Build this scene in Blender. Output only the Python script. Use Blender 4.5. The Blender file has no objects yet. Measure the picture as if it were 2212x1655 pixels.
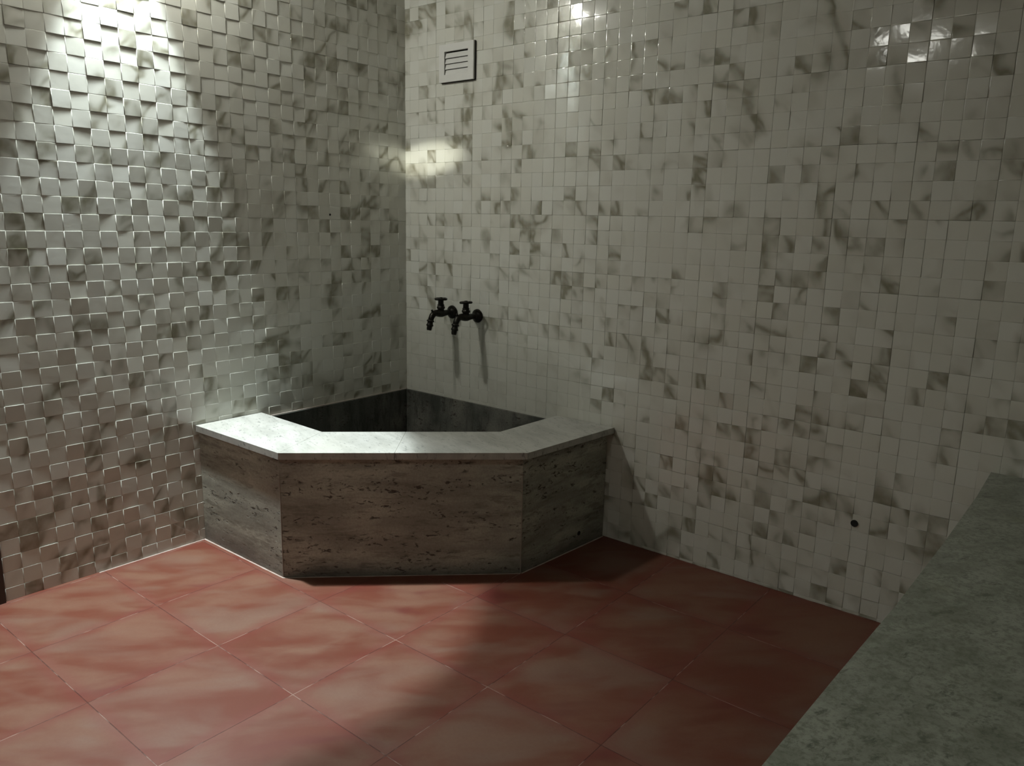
import bpy, bmesh, math, random
from mathutils import Vector, Matrix
PI = math.pi
C = bpy.context.scene.collection
S = 40/45

# ------------------------------------------------------------------ helpers
def link(name, bm, mats, parent=None, smooth=False):
    me = bpy.data.meshes.new(name)
    bm.normal_update()
    bm.to_mesh(me); bm.free()
    o = bpy.data.objects.new(name, me); C.objects.link(o)
    if not isinstance(mats, (list, tuple)): mats = [mats]
    for m in mats: me.materials.append(m)
    if smooth:
        for p in me.polygons: p.use_smooth = True
    if parent: o.parent = parent
    return o
def struct(o): o['kind'] = 'structure'; return o
def thing(name, label, cat, loc=(0, 0, 0), rz=0, group=None):
    o = bpy.data.objects.new(name, None); C.objects.link(o)
    o.empty_display_size = .05
    o.location = loc; o.rotation_euler = (0, 0, rz)
    o['label'] = label; o['category'] = cat
    if group: o['group'] = group
    return o
def tag(o, label, cat, group=None):
    o['label'] = label; o['category'] = cat
    if group: o['group'] = group
    return o
def add_box(bm, x0, x1, y0, y1, z0, z1, mat=0):
    v = [bm.verts.new(p) for p in ((x0,y0,z0),(x1,y0,z0),(x1,y1,z0),(x0,y1,z0),(x0,y0,z1),(x1,y0,z1),(x1,y1,z1),(x0,y1,z1))]
    for f in ((3,2,1,0),(4,5,6,7),(0,1,5,4),(1,2,6,5),(2,3,7,6),(3,0,4,7)):
        bm.faces.new([v[i] for i in f]).material_index = mat
    return v
def add_prism(bm, pts, z0, z1, mat=0):
    """vertical prism from a counter-clockwise outline"""
    a = [bm.verts.new((x, y, z0)) for x, y in pts]; b = [bm.verts.new((x, y, z1)) for x, y in pts]
    n = len(pts)
    bm.faces.new(a[::-1]).material_index = mat
    bm.faces.new(b).material_index = mat
    for i in range(n):
        bm.faces.new((a[i], a[(i+1) % n], b[(i+1) % n], b[i])).material_index = mat
def bevel(bm, w, seg=2, ang=30):
    es = [e for e in bm.edges if len(e.link_faces) == 2 and e.calc_face_angle(0) > math.radians(ang)]
    bmesh.ops.bevel(bm, geom=es, offset=w, segments=seg, profile=.6, affect='EDGES', clamp_overlap=True)
def lathe(bm, prof, axis='Z', center=(0, 0, 0), n=24, cap=True):
    """prof: list of (radius, height along axis)"""
    rings = []
    c = Vector(center)
    for r, h in prof:
        ring = []
        for k in range(n):
            a = 2*PI*k/n
            if axis == 'Z': p = Vector((r*math.cos(a), r*math.sin(a), h))
            elif axis == 'Y': p = Vector((r*math.cos(a), h, -r*math.sin(a)))
            else: p = Vector((h, r*math.cos(a), r*math.sin(a)))
            ring.append(bm.verts.new(c+p))
        rings.append(ring)
    for A, B in zip(rings, rings[1:]):
        for k in range(n):
            bm.faces.new((A[k], A[(k+1) % n], B[(k+1) % n], B[k]))
    if cap:
        bm.faces.new(rings[0][::-1]); bm.faces.new(rings[-1])
def tube(bm, pts, rads, n=16):
    """swept tube through points lying in a plane x=const (local), with a radius each"""
    P = [Vector(p) for p in pts]; rings = []
    for i, p in enumerate(P):
        t = (P[min(i+1, len(P)-1)]-P[max(i-1, 0)]).normalized()
        u = Vector((1, 0, 0)) if abs(t.x) < .9 else Vector((0, 1, 0))
        w = t.cross(u).normalized(); u = w.cross(t).normalized()
        rings.append([bm.verts.new(p+(u*math.cos(2*PI*k/n)+w*math.sin(2*PI*k/n))*rads[i]) for k in range(n)])
    for A, B in zip(rings, rings[1:]):
        for k in range(n):
            bm.faces.new((A[k], A[(k+1) % n], B[(k+1) % n], B[k]))
    bm.faces.new(rings[0][::-1]); bm.faces.new(rings[-1])

# ------------------------------------------------------------------ node helpers
class NT:
    def __init__(s, name):
        s.m = bpy.data.materials.new(name); s.m.use_nodes = True
        s.t = s.m.node_tree; s.b = s.t.nodes['Principled BSDF']; s.L = s.t.links
    def n(s, typ, **kw):
        o = s.t.nodes.new(typ)
        for k, v in kw.items():
            if k.startswith('i_'):
                key = k[2:]; o.inputs[int(key) if key.isdigit() else key.replace('_', ' ')].default_value = v
            else: setattr(o, k, v)
        return o
    def l(s, a, b): s.L.new(a, b); return s
    def math(s, op, a, b=None, c=None, clamp=False):
        o = s.n('ShaderNodeMath', operation=op, use_clamp=clamp)
        for i, v in enumerate((a, b, c)):
            if v is None: continue
            if isinstance(v, (int, float)): o.inputs[i].default_value = v
            else: s.l(v, o.inputs[i])
        return o.outputs[0]
    def mix(s, f, a, b, blend='MIX'):
        o = s.n('ShaderNodeMix', data_type='RGBA', blend_type=blend)
        for i, v in ((0, f), (6, a), (7, b)):
            if isinstance(v, (int, float)): o.inputs[i].default_value = v
            elif isinstance(v, tuple): o.inputs[i].default_value = (*v, 1)
            else: s.l(v, o.inputs[i])
        return o.outputs[2]
    def smooth(s, v, lo, hi, a=0., b=1.):
        o = s.n('ShaderNodeMapRange', interpolation_type='SMOOTHSTEP')
        s.l(v, o.inputs[0])
        o.inputs[1].default_value = lo; o.inputs[2].default_value = hi
        o.inputs[3].default_value = a; o.inputs[4].default_value = b
        return o.outputs[0]
    def noise(s, vec, scale, detail=4, rough=.55, dist=0.):
        o = s.n('ShaderNodeTexNoise'); s.l(vec, o.inputs['Vector'])
        o.inputs['Scale'].default_value = scale; o.inputs['Detail'].default_value = detail
        o.inputs['Roughness'].default_value = rough; o.inputs['Distortion'].default_value = dist
        return o.outputs['Fac']
    def pos(s): return s.n('ShaderNodeTexCoord').outputs['Object']
    def mapping(s, vec, loc=(0,0,0), rot=(0,0,0), sc=(1,1,1)):
        o = s.n('ShaderNodeMapping'); s.l(vec, o.inputs[0])
        o.inputs['Location'].default_value = loc; o.inputs['Rotation'].default_value = rot
        q = s.n('ShaderNodeMapping'); s.l(o.outputs[0], q.inputs[0]); q.inputs['Scale'].default_value = sc
        return q.outputs[0]
    def col(s, v):
        if isinstance(v, tuple): s.b.inputs['Base Color'].default_value = (*v, 1)
        else: s.l(v, s.b.inputs['Base Color'])
    def rough(s, v):
        if isinstance(v, (int, float)): s.b.inputs['Roughness'].default_value = v
        else: s.l(v, s.b.inputs['Roughness'])
    def bump(s, h, st, d=.01):
        o = s.n('ShaderNodeBump'); o.inputs['Strength'].default_value = st; o.inputs['Distance'].default_value = d
        s.l(h, o.inputs['Height']); s.l(o.outputs[0], s.b.inputs['Normal'])

def plain(name, col, rough=.5, metal=0):
    t = NT(name); t.col(col); t.rough(rough); t.b.inputs['Metallic'].default_value = metal
    return t.m

# zone of lime scale above the basin on the right wall, used by material and chips
def lime(x, z):
    """1 inside the chalky splash zone"""
    if x > 1.35 or x < 0: return 0.
    top = .93 - .22*max(0, x-.55)
    return max(0., min(1., (top-z)/.12))*max(0., min(1., (1.3-x)/.3))

TILE_LIGHT = (.60, .60, .53)
def tile_material(name, limescale=False, grout=False):
    t = NT(name); P = t.pos()
    a = t.n('ShaderNodeAttribute', attribute_name='chip')          # rgb: pattern shift, alpha: tone
    off = t.n('ShaderNodeVectorMath', operation='SCALE'); t.l(a.outputs['Vector'], off.inputs[0]); off.inputs['Scale'].default_value = 9.
    if grout:
        v = P
    else:
        ad = t.n('ShaderNodeVectorMath', operation='ADD'); t.l(P, ad.inputs[0]); t.l(off.outputs[0], ad.inputs[1]); v = ad.outputs[0]
    # veins run steeply
    vm = t.mapping(v, rot=(.5, .45, .2), sc=(1.0, 1.0, .62))
    n1 = t.noise(vm, 4.2, 3, .5, .45)
    n2 = t.noise(vm, 4.6, 2, .5, .2)
    n3 = t.noise(vm, 22, 3, .5, .2)
    ridge = t.math('ABSOLUTE', t.math('SUBTRACT', n1, .5))
    vein = t.smooth(ridge, .055, .0)
    veil = t.smooth(ridge, .16, .0)
    mask = t.smooth(n2, .44, .58)
    f = t.math('MULTIPLY', vein, mask)
    g = t.math('MULTIPLY', veil, t.math('MULTIPLY', mask, .62))
    tone = t.smooth(a.outputs['Alpha'], 0, 1)
    light = t.mix(tone, (.585, .585, .52), (.615, .62, .565))
    c = t.mix(g, light, (.41, .40, .34))
    c = t.mix(t.math('MULTIPLY', f, t.smooth(n3, .3, .65, .5, .95)), c, (.20, .19, .135))
    if grout: c = t.mix(.35, (.58, .58, .52), (.50, .50, .45))
    rg = None
    if limescale:
        s = t.n('ShaderNodeSeparateXYZ'); t.l(P, s.inputs[0]); X, Z = s.outputs[0], s.outputs[2]
        wob = t.math('MULTIPLY', t.math('SUBTRACT', t.noise(P, 5, 3), .5), .22)
        top = t.math('SUBTRACT', .93, t.math('MULTIPLY', t.math('MAXIMUM', t.math('SUBTRACT', X, .55), 0.), .22))
        dz = t.math('ADD', t.math('SUBTRACT', top, Z), wob)
        m = t.math('MULTIPLY', t.smooth(dz, -.04, .16), t.smooth(t.math('ADD', X, wob), 1.3, .95))
        m = t.math('MULTIPLY', m, t.smooth(Z, .20, .46))
        c = t.mix(t.math('MULTIPLY', m, .82), c, (.50, .50, .44))
        # grey-brown streaks that ran down from the taps
        tot = None
        for x0, z0, z1, dr in ((.338, .80, .50, .05), (.536, .90, .62, -.035)):
            xx = t.math('ADD', X, t.math('MULTIPLY', t.math('SUBTRACT', Z, z0), dr))
            xx = t.math('ADD', xx, t.math('MULTIPLY', t.math('SUBTRACT', t.noise(P, 14, 2), .5), .012))
            d = t.math('ABSOLUTE', t.math('SUBTRACT', xx, x0))
            k = t.math('MULTIPLY', t.smooth(d, .016, .003), t.math('MULTIPLY', t.smooth(Z, z0+.03, z0-.01), t.smooth(Z, z1-.05, z1+.08)))
            tot = k if tot is None else t.math('MAXIMUM', tot, k)
        c = t.mix(t.math('MULTIPLY', tot, .42), c, (.17, .17, .13))
        rg = t.math('ADD', t.math('MULTIPLY', m, .4), .07)
    t.col(c)
    t.b.inputs['IOR'].default_value = 1.5
    if grout: t.rough(.7)
    elif rg is not None: t.rough(rg)
    else: t.rough(.05)
    if not grout:
        t.bump(t.noise(P, 34, 2, .5), .05, .004)
    return t.m

def floor_material():
    t = NT('terracotta_floor'); P = t.pos()
    s = t.n('ShaderNodeSeparateXYZ'); t.l(P, s.inputs[0])
    gx = t.math('DIVIDE', t.math('SUBTRACT', s.outputs[0], .0216), .4)
    gy = t.math('DIVIDE', t.math('ADD', s.outputs[1], .0050), .3995)
    fx, fy = t.math('FRACT', gx), t.math('FRACT', gy)
    ix, iy = t.math('FLOOR', gx), t.math('FLOOR', gy)
    ex = t.math('MINIMUM', fx, t.math('SUBTRACT', 1., fx)); ey = t.math('MINIMUM', fy, t.math('SUBTRACT', 1., fy))
    e = t.math('MINIMUM', ex, ey)
    cv = t.n('ShaderNodeCombineXYZ'); t.l(ix, cv.inputs[0]); t.l(iy, cv.inputs[1])
    wn = t.n('ShaderNodeTexWhiteNoise', noise_dimensions='3D'); t.l(cv.outputs[0], wn.inputs['Vector'])
    sc = t.n('ShaderNodeVectorMath', operation='SCALE'); t.l(wn.outputs['Color'], sc.inputs[0]); sc.inputs['Scale'].default_value = 13
    ad = t.n('ShaderNodeVectorMath', operation='ADD'); t.l(P, ad.inputs[0]); t.l(sc.outputs[0], ad.inputs[1])
    v = t.mapping(ad.outputs[0], rot=(0, 0, -.75), sc=(1.0, 2.3, 1))
    n1 = t.noise(v, 3.3, 4, .55, .35); n2 = t.noise(v, 2.1, 3, .5, .6); n3 = t.noise(P, 90, 3, .7)
    c = t.mix(t.smooth(n1, .34, .68), (.128, .038, .022), (.162, .083, .053))
    c = t.mix(t.math('MULTIPLY', t.smooth(n2, .50, .68), .65), c, (.165, .104, .076))
    c = t.mix(t.math('MULTIPLY', t.smooth(n2, .42, .30), .7), c, (.105, .022, .018))
    # reddish rim of the tile
    c = t.mix(t.math('MULTIPLY', t.smooth(e, .12, .01), .35), c, (.150, .034, .028))
    c = t.mix(t.smooth(n3, .35, .65, .0, .10), c, (.10, .03, .025))
    c = t.mix(t.math('MULTIPLY', wn.outputs['Value'], .18), c, (.14, .045, .03))
    # grout: in places white cement, in places dark empty joint
    wob = t.math('MULTIPLY', t.noise(P, 60, 2), .0035)
    j = t.smooth(t.math('ADD', e, wob), .0052, .0038)
    lump = t.noise(P, 8, 3, .6)
    gc = t.mix(t.smooth(lump, .49, .60), (.045, .018, .014), (.27, .18, .145))
    c = t.mix(t.math('MULTIPLY', j, t.smooth(lump, .38, .60, .55, 1.)), c, gc)
    t.col(c)
    t.rough(t.smooth(n1, .3, .7, .42, .55)); t.b.inputs['Specular IOR Level'].default_value = .22
    h = t.math('ADD', t.math('MULTIPLY', j, -.6), t.math('MULTIPLY', n3, .06))
    t.bump(h, .5, .003)
    return t.m

def travertine(name, base=(.47, .475, .40), dark=(.15, .145, .115), scale=1., band=(1, 1, 5.)):
    t = NT(name); P = t.pos()
    v = t.mapping(P, sc=band)
    n1 = t.noise(v, 2.6*scale, 5, .6, .3); n2 = t.noise(P, 3.2, 3, .5, .2); n3 = t.noise(P, 120, 3, .7)
    vor = t.noise(t.mapping(P, sc=(1, 1, 2.4)), 34*scale, 3, .65, .6)
    c = t.mix(t.smooth(n1, .38, .62), tuple(x*.62 for x in base), base)
    c = t.mix(t.math('MULTIPLY', t.smooth(n2, .48, .66), .55), c, (.27, .255, .22))
    c = t.mix(t.smooth(n3, .3, .75, 0., .35), c, dark)
    pit = t.math('MULTIPLY', t.smooth(vor, .565, .635), t.smooth(t.noise(v, 3.6, 2), .47, .55))
    c = t.mix(t.math('MULTIPLY', pit, .85), c, (.035, .024, .018))
    c = t.mix(t.math('MULTIPLY', t.smooth(t.noise(v, 9, 5, .75), .50, .64), .6), c, dark)
    # darker towards the foot, with an uneven upper edge
    s = t.n('ShaderNodeSeparateXYZ'); t.l(P, s.inputs[0])
    zz = t.math('ADD', s.outputs[2], t.math('MULTIPLY', t.math('SUBTRACT', n2, .5), .12))
    c = t.mix(t.smooth(zz, .085, .0, 0, .55), c, (.085, .07, .066))
    t.col(c); t.rough(.55); t.b.inputs['Specular IOR Level'].default_value = .3
    t.bump(t.math('ADD', t.math('MULTIPLY', pit, -1.), t.math('MULTIPLY', n3, .15)), .6, .003)
    return t.m

def rim_marble():
    t = NT('rim_marble'); P = t.pos()
    v = t.mapping(P, rot=(0, 0, .35), sc=(1., 2.6, 1))
    n1 = t.noise(v, 6, 5, .6, .5); n2 = t.noise(v, 34, 4, .65, .5); n3 = t.noise(P, 2.2, 3)
    c = t.mix(t.smooth(n1, .35, .7), (.44, .44, .405), (.33, .33, .30))
    c = t.mix(t.math('MULTIPLY', t.smooth(n2, .56, .68), .8), c, (.17, .17, .16))
    c = t.mix(t.math('MULTIPLY', t.smooth(n3, .5, .7), .35), c, (.40, .39, .33))
    t.col(c); t.rough(.38)
    t.bump(n2, .15, .002)
    return t.m

def bench_marble():
    t = NT('green_marble'); P = t.pos()
    v = t.mapping(P, rot=(0, 0, -1.05), sc=(1., 1.9, 1))
    n1 = t.noise(v, 8, 8, .70, .4); n2 = t.noise(v, 24, 6, .75, .3); n3 = t.noise(P, 95, 3, .7)
    n4 = t.noise(P, 3.1, 2)
    c = t.mix(t.smooth(n1, .36, .64), (.20, .215, .175), (.315, .335, .285))
    c = t.mix(t.math('MULTIPLY', t.smooth(n2, .55, .66), .85), c, (.070, .080, .060))
    c = t.mix(t.smooth(n3, .42, .68, 0, .8), c, (.13, .145, .11))
    c = t.mix(t.math('MULTIPLY', t.smooth(n4, .60, .74), .5), c, (.33, .33, .17))
    t.col(c); t.rough(.34)
    t.bump(n3, .1, .002)
    return t.m

M_left = tile_material('mosaic_tile')
M_right = tile_material('mosaic_tile_limed', limescale=True)
M_grout = tile_material('tile_grout', grout=True)
M_grout_r = tile_material('tile_grout_limed', grout=True, limescale=True)
M_floor = floor_material()
M_trav = travertine('travertine')
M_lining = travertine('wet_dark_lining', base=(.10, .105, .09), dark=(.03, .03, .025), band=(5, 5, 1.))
M_rim = rim_marble()
M_bench = bench_marble()
M_cement = plain('white_cement', (.40, .34, .30), .7)
M_metal = NT('blackened_metal')
M_metal.col(M_metal.mix(M_metal.smooth(M_metal.noise(M_metal.pos(), 90, 3), .4, .7), (.010, .009, .007), (.022, .020, .015)))
M_metal.b.inputs['Metallic'].default_value = .7; M_metal.rough(.42); M_metal = M_metal.m
M_chrome = plain('glint_chrome', (.55, .54, .50), .25, 1.)
M_plastic = plain('white_plastic', (.60, .60, .57), .4)
M_dark = plain('dark_cavity', (.012, .011, .010), .9)
M_ceil = plain('ceiling_paint', (.55, .54, .50), .8)
M_wood = plain('dark_brown_paint', (.035, .022, .017), .45)

# ------------------------------------------------------------------ the setting
def chip_wall(name, axis, a0, pa, ka, kb, z0, pz, m0, m1, sheet_a, sheet_z, mats, seed, lim=False, extent=None, holes=()):
    """mosaic wall: chips stand proud of the grout plane, every one with its own height and lean.
       axis 'x': wall plane x=0, chips run along -y ; axis 'y': wall plane y=0, chips run along +x"""
    rnd = random.Random(seed)
    bm = bmesh.new()
    lay = bm.verts.layers.float_color.new('chip')
    a_lo, a_hi, z_hi = extent
    if axis == 'x': add_box(bm, -.12, 0, a_lo, a_hi, -.02, z_hi, 1)
    else: add_box(bm, a_lo, a_hi, 0, .12, -.02, z_hi, 1)
    def P(a, z, d):
        return (d, a, z) if axis == 'x' else (a, -d, z)
    sheets = {}
    for i in range(ka, kb):
        for j in range(m0, m1):
            c0, c1 = a0+i*pa, a0+(i+1)*pa
            r0, r1 = z0+j*pz, z0+(j+1)*pz
            # joints are wider where two sheets of four by four chips meet
            si, sj = (i-sheet_a) % 4, (j-sheet_z) % 4
            g = .0001; G = .0005
            c0 += G if si == 0 else g; c1 -= G if si == 3 else g
            r0 += G if sj == 0 else g; r1 -= G if sj == 3 else g
            c0, c1 = max(c0, a_lo), min(c1, a_hi); r0, r1 = max(r0, .0), min(r1, z_hi)
            if c1-c0 < .008 or r1-r0 < .006: continue
            cx, cz = (c0+c1)/2, (r0+r1)/2
            L = lime(cx, cz) if lim else 0.
            key = ((i-sheet_a)//4, (j-sheet_z)//4)
            if key not in sheets: sheets[key] = (rnd.random(), rnd.random(), rnd.random())
            sh = sheets[key]
            sx, sy, sz = sh
            if rnd.random() < .42: sx, sy, sz = rnd.random(), rnd.random(), rnd.random()
            tone = rnd.random()
            k = 1-.9*L
            if axis == 'x':                                   # alternating proud / sunk chips
                h = .0024 + (.0004 if (i+j) % 2 else -.0004) + rnd.uniform(-.0003, .0004)
                ta = rnd.gauss(0, .011); tz = rnd.gauss(0, .009) + (.007 if (i+j) % 2 else -.006) + (-.010 if cz > 1.585 else .009)
            else:
                h = .0020 + rnd.uniform(-.0005, .0006)*k
                ta = rnd.gauss(0, .014)*k; tz = rnd.gauss(0, .014)*k
            if lim and L > .5: h = .0016
            def D(a, z, drop): return max(.0004, h-drop+(a-cx)*ta+(z-cz)*tz)
            w = 1. if axis == 'y' else .45
            prof = ((0., h+.001, True), (0., .0006*w, False), (.0003, .0002*w, False), (.0008, .00003, False), (.0022, 0., False))
            rings = []
            for ins, drop, base in prof:
                ring = []
                for (a, z) in ((c0+ins, r0+ins), (c1-ins, r0+ins), (c1-ins, r1-ins), (c0+ins, r1-ins)):
                    vtx = bm.verts.new(P(a, z, -.0005 if base else D(a, z, drop)))
                    vtx[lay] = (sx, sy, sz, tone)
                    ring.append(vtx)
                rings.append(ring)
            flip = (axis == 'x')
            for A, B in zip(rings, rings[1:]):
                for q in range(4):
                    f = (A[q], A[(q+1) % 4], B[(q+1) % 4], B[q])
                    fc = bm.faces.new(f); fc.smooth = True
            fc = bm.faces.new(rings[-1]); fc.smooth = False
    bm.normal_update()
    return struct(link(name, bm, mats))

CEIL = 2.62
chip_wall('wall_left', 'x', -.843, .0606, -19, 14, .876, .0592, -15, 30, 3, 0,
          [M_left, M_grout], 7, extent=(-1.935, 0, CEIL))
chip_wall('wall_right', 'y', 1.219, .0591, -21, 46, 1.811, .0600, -31, 14, -1, 1,
          [M_right, M_grout_r], 11, lim=True, extent=(0, 3.95, CEIL))

bm = bmesh.new(); add_box(bm, -.12, 4.05, -4.75, .12, -.14, -.02); add_box(bm, 0, 3.95, -4.65, 0, -.02, 0)
struct(link('floor', bm, M_floor))
bm = bmesh.new(); add_box(bm, -.12, 4.07, -4.77, .12, CEIL, CEIL+.12)
struct(link('ceiling', bm, M_ceil))
def simple_wall(name, b):
    bm = bmesh.new(); add_box(bm, *b); return struct(link(name, bm, M_grout))
simple_wall('wall_back', (0, 3.95, -4.77, -4.65, -.02, CEIL))
simple_wall('wall_far', (3.95, 4.07, -4.77, .12, -.02, CEIL))
simple_wall('wall_entrance', (-.12, 0, -4.65, -2.90, -.02, CEIL))
simple_wall('wall_over_door', (-.12, 0, -2.90, -1.935, 2.15, CEIL))
# the door next to the tiled wall: dark frame, dark leaf set back
bm = bmesh.new()
add_box(bm, -.11, .012, -1.995, -1.938, 0, 2.15); add_box(bm, -.11, .012, -2.90, -2.84, 0, 2.15); add_box(bm, -.11, .012, -2.84, -1.995, 2.09, 2.15)
bevel(bm, .002, 1); struct(link('trim_1', bm, M_wood))
bm = bmesh.new(); add_box(bm, -.09, -.05, -2.84, -1.995, .006, 2.09)
for z0, z1 in ((.15, .95), (1.1, 1.95)):
    add_box(bm, -.055, -.042, -2.72, -2.115, z0, z1)
struct(link('door_1', bm, M_wood))

# cement bead where the left wall meets the floor and around the basin foot
def bead(name, pts, r, mat, parent=None, z=.0):
    bm = bmesh.new()
    for (x0, y0), (x1, y1) in zip(pts, pts[1:]):
        d = Vector((x1-x0, y1-y0, 0)); L = d.length; d.normalize(); nn = Vector((-d.y, d.x, 0))
        k = max(2, int(L/.03)); prev = None
        rr = random.Random(int(x0*1000+y0*77))
        for i in range(k+1):
            p = Vector((x0, y0, 0))+d*(L*i/k); w = r*(.7+.6*rr.random())
            cur = [bm.verts.new(p-nn*w+Vector((0, 0, z))), bm.verts.new(p-nn*w*.4+Vector((0, 0, z+w*.55))), bm.verts.new(p+nn*w*.4+Vector((0, 0, z+w*.6))), bm.verts.new(p+nn*w+Vector((0, 0, z)))]
            if prev:
                for q in range(3): bm.faces.new((prev[q], cur[q], cur[q+1], prev[q+1]))
            prev = cur
    bmesh.ops.recalc_face_normals(bm, faces=bm.faces)
    o = link(name, bm, mat, parent, smooth=True); return o
struct(bead('trim_2', [(.007, -1.62), (.007, -1.19)], .0026, M_cement))

# ------------------------------------------------------------------ corner basin
BZ = .478                                    # underside of the rim
body = [(0.004, -1.180), (.563, -1.176), (1.218, -.541), (1.257, -.004)]
t = thing('corner_basin', 'large corner basin of brown pitted stone with pale marble rim below the taps', 'basin', (.45, -.45, 0))
OX, OY = -.45, -.45
def tl(pts): return [(x-.45, y+.45) for x, y in pts]
def offset(poly, d):
    """inward offset of the open outline (towards the corner)"""
    segs = []
    for (x0, y0), (x1, y1) in zip(poly, poly[1:]):
        dx, dy = x1-x0, y1-y0; L = math.hypot(dx, dy); nx, ny = -dy/L, dx/L
        segs.append(((x0+nx*d, y0+ny*d), (x1+nx*d, y1+ny*d)))
    out = [segs[0][0]]
    for (a, b), (c, e) in zip(segs, segs[1:]):
        x1, y1, x2, y2 = *a, *b; x3, y3, x4, y4 = *c, *e
        den = (x1-x2)*(y3-y4)-(y1-y2)*(x3-x4)
        px = ((x1*y2-y1*x2)*(x3-x4)-(x1-x2)*(x3*y4-y3*x4))/den
        py = ((x1*y2-y1*x2)*(y3-y4)-(y1-y2)*(x3*y4-y3*x4))/den
        out.append((px, py))
    out.append(segs[-1][1]); return out
inn = offset(body, .024)
for k in range(3):
    bm = bmesh.new()
    a, b, c, d = body[k], body[k+1], inn[k+1], inn[k]
    add_prism(bm, tl([a, b, c, d]), .0, BZ)
    bevel(bm, .0015, 1); link('side_panel', bm, M_trav, t)
# masonry behind the panels, hidden by lining
inn2 = offset(body, .145)
lin_out = inn2
lin = offset(body, .16)
for k in range(3):
    bm = bmesh.new()
    add_prism(bm, tl([inn[k], inn[k+1], inn2[k+1], inn2[k]]), .0, BZ-.001)
    link('core_masonry', bm, M_cement, t)
    bm = bmesh.new()
    add_prism(bm, tl([inn2[k], inn2[k+1], lin[k+1], lin[k]]), .08, BZ-.001)
    link('inner_lining', bm, M_lining, t)
bm = bmesh.new(); add_box(bm, .006-.45, .018-.45, -1.02+.45, -.018+.45, .08, .479)
link('inner_lining', bm, M_lining, t)
bm = bmesh.new(); add_box(bm, .018-.45, 1.10-.45, -.018+.45, -.006+.45, .08, .479)
link('inner_lining', bm, M_lining, t)
bm = bmesh.new(); add_prism(bm, tl([(.006, -1.03), (.49, -1.03), (1.09, -.46), (1.10, -.006), (.006, -.006)]), .005, .085)
link('basin_floor', bm, M_lining, t)
# bright cement fillet on top of the lining along the walls
bm = bmesh.new(); add_box(bm, .0045-.45, .010-.45, -.90+.45, -.006+.45, .479, .4825)
link('cement_line', bm, M_cement, t)
# rim: four marble slabs, mitred at the corners, one straight joint in the long front
out = [(.005, -1.1945), (.580, -1.192), (1.252, -.556), (1.292, -.005)]
inr = [(.005, -.884), (.458, -.900), (.981, -.396), (.988, -.005)]
f = .46                                     # joint position along the front slab
jo = (out[1][0]+(out[2][0]-out[1][0])*f, out[1][1]+(out[2][1]-out[1][1])*f)
ji = (inr[1][0]+(inr[2][0]-inr[1][0])*.465, inr[1][1]+(inr[2][1]-inr[1][1])*.465)
def shrink(pts, g=.0006):
    cx = sum(p[0] for p in pts)/len(pts); cy = sum(p[1] for p in pts)/len(pts)
    return [(x+(cx-x)/max(1e-6, math.hypot(cx-x, cy-y))*g, y+(cy-y)/max(1e-6, math.hypot(cx-x, cy-y))*g) for x, y in pts]
for q in ([out[0], out[1], inr[1], inr[0]], [out[1], jo, ji, inr[1]], [jo, out[2], inr[2], ji], [out[2], out[3], inr[3], inr[2]]):
    bm = bmesh.new(); add_prism(bm, tl(shrink(q)), BZ, BZ+.026)
    bevel(bm, .0022, 2); link('rim_slab', bm, M_rim, t)
b = bead('grout_bead', tl([(.006, -1.185), (.563, -1.181)]), .0030, M_cement, t)
b = bead('grout_bead', tl([(.563, -1.182), (1.222, -.545)]), .0022, M_cement, t)
b = bead('grout_bead', tl([(1.2235, -.541), (1.262, -.008)]), .003, M_cement, t)
M_point = plain('dull_pointing', (.30, .27, .23), .8)   # pointing left in the vertical joints between the panels
for (x, y), z1 in (((.5625, -1.1775), .46), ((1.2195, -.5415), .46)):
    bm = bmesh.new(); lathe(bm, [(.0022, .0), (.0022, z1*.35), (.0012, z1*.9)], 'Z', (x-.45, y+.45, 0), 6)
    link('corner_pointing', bm, M_point, t)
bm = bmesh.new()                             # small square overflow slot low on the right panel
lathe(bm, [(.0, -.002), (.010, -.002), (.010, .0012), (.0, .0012)], 'X', (1.2447-.45+.001, -.175+.45, .062), 8, cap=False)
link('drain_outlet', bm, M_dark, t)

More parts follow.
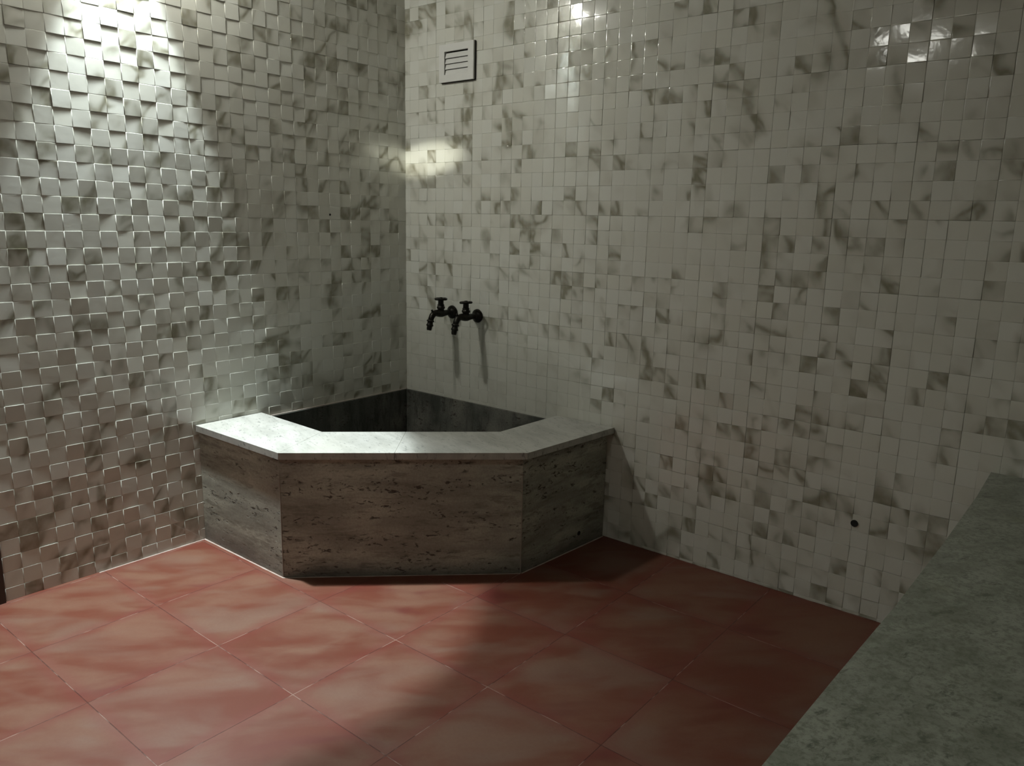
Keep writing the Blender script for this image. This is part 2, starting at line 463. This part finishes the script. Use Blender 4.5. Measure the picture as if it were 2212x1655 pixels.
# ------------------------------------------------------------------ taps
def make_tap(name, label, loc, rz=0., lean=0.):
    T = thing(name, label, 'tap', loc, rz, None)
    # local: wall plane y=0, tap points to -y, z=0 is the axis of the body
    bm = bmesh.new()
    lathe(bm, [(.006, 0), (.031, 0), (.033, -.003), (.032, -.008), (.026, -.014), (.017, -.019), (.0135, -.026)], 'Y', (0, 0, 0), 32)
    link('wall_flange', bm, M_metal, T, smooth=True)
    bm = bmesh.new()
    tube(bm, [(0, -.012, 0), (0, -.03, 0), (0, -.045, .0), (0, -.062, -.001), (0, -.075, -.001), (0, -.09, 0), (0, -.105, .002), (0, -.120, .003), (0, -.132, 0), (0, -.142, -.008), (0, -.149, -.020), (0, -.153, -.032)],
         [.0115, .0125, .014, .0155, .0185, .0185, .0175, .0155, .015, .0145, .014, .013], 20)
    lathe(bm, [(.0, -.004), (.0135, -.004), (.0145, 0), (.0135, .005), (.0, .005)], 'Y', (0, -.047, 0), 6, cap=False)
    link('valve_body', bm, M_metal, T, smooth=True)
    bm = bmesh.new()                         # short nib on the elbow
    tube(bm, [(0, -.136, .004), (0, -.141, .013), (0, -.145, .019)], [.006, .005, .0055], 10)
    link('vent_nib', bm, M_metal, T, smooth=True)
    bm = bmesh.new()                         # hose nozzle with two ribs
    q = [(0, 0, 0)]
    pts = []; rr = []
    for s_, r_ in ((0, .0135), (.006, .0185), (.009, .0185), (.011, .0135), (.020, .0140), (.026, .0175), (.030, .0170), (.033, .0130), (.042, .0130), (.050, .0115), (.052, .0100)):
        pts.append((0, -.1525-s_*.22, -.026-s_*.97)); rr.append(r_)
    tube(bm, pts, rr, 16)
    link('hose_nozzle', bm, M_metal, T, smooth=True)
    bm = bmesh.new()                         # bonnet and spindle
    lathe(bm, [(.0165, 0), (.0165, .010), (.0150, .014), (.0195, .020), (.0195, .027), (.0160, .031), (.0170, .036), (.0135, .042), (.0135, .056), (.0125, .062)], 'Z', (0, -.083, .004), 8)
    link('bonnet', bm, M_metal, T)
    bm = bmesh.new()                         # handwheel: hub, two spokes, lobed rim
    n = 40; zc = .069
    lathe(bm, [(.0, -.007), (.009, -.007), (.0105, .002), (.008, .008), (.0, .009)], 'Z', (0, -.083, zc), 16, cap=False)
    ring = []
    for i in range(n):
        a = 2*PI*i/n; R0 = .0285+.0025*math.cos(4*a)
        cen = Vector((R0*math.cos(a), R0*math.sin(a)-.083, zc+math.sin(lean)*R0*math.cos(a)))
        rad = Vector((math.cos(a), math.sin(a), 0))
        ring.append([bm.verts.new(cen+rad*(.0052*math.cos(b_))+Vector((0, 0, .0050*math.sin(b_)))) for b_ in [2*PI*w/8 for w in range(8)]])
    for i in range(n):
        A, B = ring[i], ring[(i+1) % n]
        for w in range(8): bm.faces.new((A[w], B[w], B[(w+1) % 8], A[(w+1) % 8]))
    for k in range(4):
        a = k*PI/2+.3
        tube(bm, [(.006*math.cos(a), -.083+.006*math.sin(a), zc+.001), (.027*math.cos(a), -.083+.027*math.sin(a), zc)], [.0048, .0038], 8)
    link('handwheel', bm, M_metal, T, smooth=True)
    return T
tapA = make_tap('water_tap', 'left of the two blackened taps, nearer the room corner, above the basin', (.335, -.004, .916))
tapB = make_tap('water_tap', 'right of the two blackened taps, farther from the room corner, above the basin', (.501, -.004, .912), -.02, .06)
bm = bmesh.new()                             # chrome sliver put in as the glint on the first tap's flange
tube(bm, [(.014, -.0150, .010), (.020, -.0125, .002), (.021, -.0122, -.008)], [.0016, .0022, .0014], 8)
link('chrome_glint', bm, M_chrome, tapA, smooth=True)['label'] = 'bright chrome glint on the flange'

# ------------------------------------------------------------------ vent grille
V = thing('vent_grille', 'square white ventilation grille with horizontal louvres high on the right wall near the corner', 'vent', (.360, -.006, 2.073))
def vbox(name, parts, mat, par=V, bv=.001):
    bm = bmesh.new()
    for p in parts: add_box(bm, *p)
    if bv: bevel(bm, bv, 1)
    return link(name, bm, mat, par)
hw, hh = .108, .083                           # plate half sizes
iw, ih = .074, .051                           # opening half sizes
vbox('frame', [(-hw, -iw, -.014, 0, -hh, hh), (iw, hw, -.014, 0, -hh, hh), (-iw, iw, -.014, 0, ih, hh), (-iw, iw, -.014, 0, -hh, -ih)], M_plastic)
vbox('back_cavity', [(-iw, iw, -.0012, 0, -ih, ih)], M_dark, bv=0)
bm = bmesh.new()                              # dark strips drawn as the plate's shadow along its right and lower edge
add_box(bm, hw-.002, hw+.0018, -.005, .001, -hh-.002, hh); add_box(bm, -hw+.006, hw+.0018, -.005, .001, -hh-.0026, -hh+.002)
link('edge_shadow', bm, M_dark, V)
for k in range(4):
    zc = ih-.0175-k*.0243
    bm = bmesh.new()
    x0, x1 = -iw+.0045, iw
    sec = [(-.0135, zc-.0115), (-.0115, zc-.0125), (-.0030, zc+.0100), (-.0055, zc+.0110)]
    a = [bm.verts.new((x0, y, z)) for y, z in sec]; b = [bm.verts.new((x1, y, z)) for y, z in sec]
    for i in range(4): bm.faces.new((a[i], b[i], b[(i+1) % 4], a[(i+1) % 4]))
    bm.faces.new(a[::-1]); bm.faces.new(b); bmesh.ops.recalc_face_normals(bm, faces=bm.faces)
    link('louvre', bm, M_plastic, V)

# ------------------------------------------------------------------ holes in the tiles
def hole(name, label, cat, x, y, z, r, axis):
    bm = bmesh.new()
    if axis == 'Y': lathe(bm, [(r*.9, .006), (r, .0), (r, -.0008), (r*.93, -.0012), (r*.80, -.0008), (r*.5, -.0006), (r*.02, -.0006)], 'Y', (0, 0, 0), 20)
    else: lathe(bm, [(r*.7, -.006), (r, 0), (r*.9, .0006)], 'X', (0, 0, 0), 10)
    o = link(name, bm, M_dark); o.location = (x, y, z); return tag(o, label, cat)
hole('pipe_hole', 'round black hole low in the right wall tiles left of the stone bench', 'hole', 2.291, -.0050, .340, .0125, 'Y')
hole('screw_hole', 'tiny dark hole in the tiles of the left wall right of the lit patch', 'hole', .0046, -.479, 1.372, .0050, 'X')

# ------------------------------------------------------------------ bench
BT = .616
B = thing('stone_bench', 'long grey green marble bench slab in the right foreground against the tiled wall', 'bench', (3.2, -1.6, 0))
def bl(pts): return [(x-3.2, y+1.6) for x, y in pts]
edge = [(2.674, -.006), (2.679, -.30), (2.676, -.75), (2.668, -1.17), (2.655, -1.49), (2.644, -1.81), (2.640, -2.4), (2.640, -3.6)]
bm = bmesh.new(); add_prism(bm, bl([(3.945, -.006)]+edge+[(3.945, -3.6)]), BT-.032, BT)
bevel(bm, .0035, 3); link('bench_top', bm, M_bench, B)
bm = bmesh.new(); add_prism(bm, bl([(3.945, -.006), (2.735, -.006), (2.725, -3.56), (3.945, -3.56)]), 0, BT-.033)
link('bench_base', bm, M_trav, B)
bm = bmesh.new()                              # rounded lump of stone under the slab edge
n = 14
pts = [(2.70, -1.60)]+[(2.664-.034*math.sin(PI*i/n)**.6, -1.60-.26*i/n) for i in range(n+1)]+[(2.70, -1.86)]
add_prism(bm, bl(pts[::-1] if False else pts), .535, .5835)
bmesh.ops.recalc_face_normals(bm, faces=bm.faces); bevel(bm, .006, 2, 40)
link('support_lump', bm, M_bench, B, smooth=True)

# ------------------------------------------------------------------ lamps
def emis(name, col, st):
    m = bpy.data.materials.new(name); m.use_nodes = True; nt = m.node_tree
    nt.nodes.remove(nt.nodes['Principled BSDF']); e = nt.nodes.new('ShaderNodeEmission')
    e.inputs[0].default_value = (*col, 1); e.inputs[1].default_value = st
    nt.links.new(e.outputs[0], nt.nodes['Material Output'].inputs[0]); return m
COOL = (.88, .98, 1.0)
def downlight(name, label, x, y, strength, k=1.):
    T = thing(name, label, 'lamp', (x, y, CEIL))
    bm = bmesh.new()
    lathe(bm, [(r_*k, h_) for r_, h_ in ((.066, 0), (.088, 0), (.088, -.004), (.082, -.010), (.070, -.012), (.066, -.008), (.066, 0))], 'Z', (0, 0, 0), 40, cap=False)
    link('trim_ring', bm, M_plastic, T, smooth=True)
    bm = bmesh.new()
    lathe(bm, [(r_*k, h_) for r_, h_ in ((.060, -.001), (.062, -.018), (.058, -.036), (.044, -.052), (.020, -.061), (.001, -.063))], 'Z', (0, 0, 0), 32)
    link('glass_lens', bm, emis('lamp_glow', (1., 1., .92), strength), T, smooth=True)
    return T
L1 = (.093, -1.37); L2 = (1.52, -3.45)
downlight('ceiling_downlight', 'round white downlight in the ceiling close to the left wall', *L1, 320.)
downlight('ceiling_downlight', 'large round white lamp on the ceiling near the back wall', *L2, 20., 3.)
def spot(name, loc, target, half, blend, power, col, rad=.03, sc=(1, 1, 1)):
    d = bpy.data.lights.new(name, 'SPOT'); d.energy = power; d.spot_size = 2*math.radians(half); d.spot_blend = blend
    d.color = col; d.shadow_soft_size = rad
    o = bpy.data.objects.new(name, d); C.objects.link(o); o.location = loc
    o.rotation_euler = (Vector(target)-Vector(loc)).to_track_quat('-Z', 'Y').to_euler(); o.scale = sc
    return o
Z1 = CEIL-.075
spot('downlight_beam', (.040, L1[1], Z1), (.040+.33, L1[1]-.08, 0), 23.5, .2, 350, COOL)
spot('downlight_spill', (L1[0], L1[1], Z1), (L1[0]+.80, L1[1]-.35, 0), 30, .8, 130, COOL)

spot('added_bounce_spot', (L2[0], L2[1], Z1), (.15, 0, 1.645), 1.5, .9, 560, (1., 1., .86), .01, (2.8, 1, 1))  # added beam standing in for light bounced off the left wall tiles
spot('downlight_beam', (L2[0], L2[1], Z1), (3.2, -1.3, .6), 32, 1., 25, (.95, 1., .92))

w = bpy.data.worlds.new('world'); bpy.context.scene.world = w; w.use_nodes = True
w.node_tree.nodes['Background'].inputs[0].default_value = (.5, .55, .5, 1); w.node_tree.nodes['Background'].inputs[1].default_value = .0

# ------------------------------------------------------------------ camera
cam = bpy.data.cameras.new('camera'); co = bpy.data.objects.new('camera', cam); C.objects.link(co)
r_ = Vector((0.7752709, 0.63123781, 0.02222282)); u_ = Vector((-0.14492795, 0.14353197, 0.97897623)); f_ = Vector((-0.61477713, 0.7621925, -0.20276017))
m = Matrix((r_, u_, -f_)).transposed().to_4x4(); m.translation = Vector((2.96080747, -2.77991915, 1.35299343))
co.matrix_world = m
cam.sensor_fit = 'HORIZONTAL'; cam.sensor_width = 36; cam.lens = 36*1669.67/2212
cam.clip_start = .02
sc = bpy.context.scene
sc.camera = co
sc.view_settings.view_transform = 'Standard'; sc.view_settings.look = 'None'
sc.view_settings.gamma = 1; sc.view_settings.use_curve_mapping = False; sc.view_settings.exposure = 0
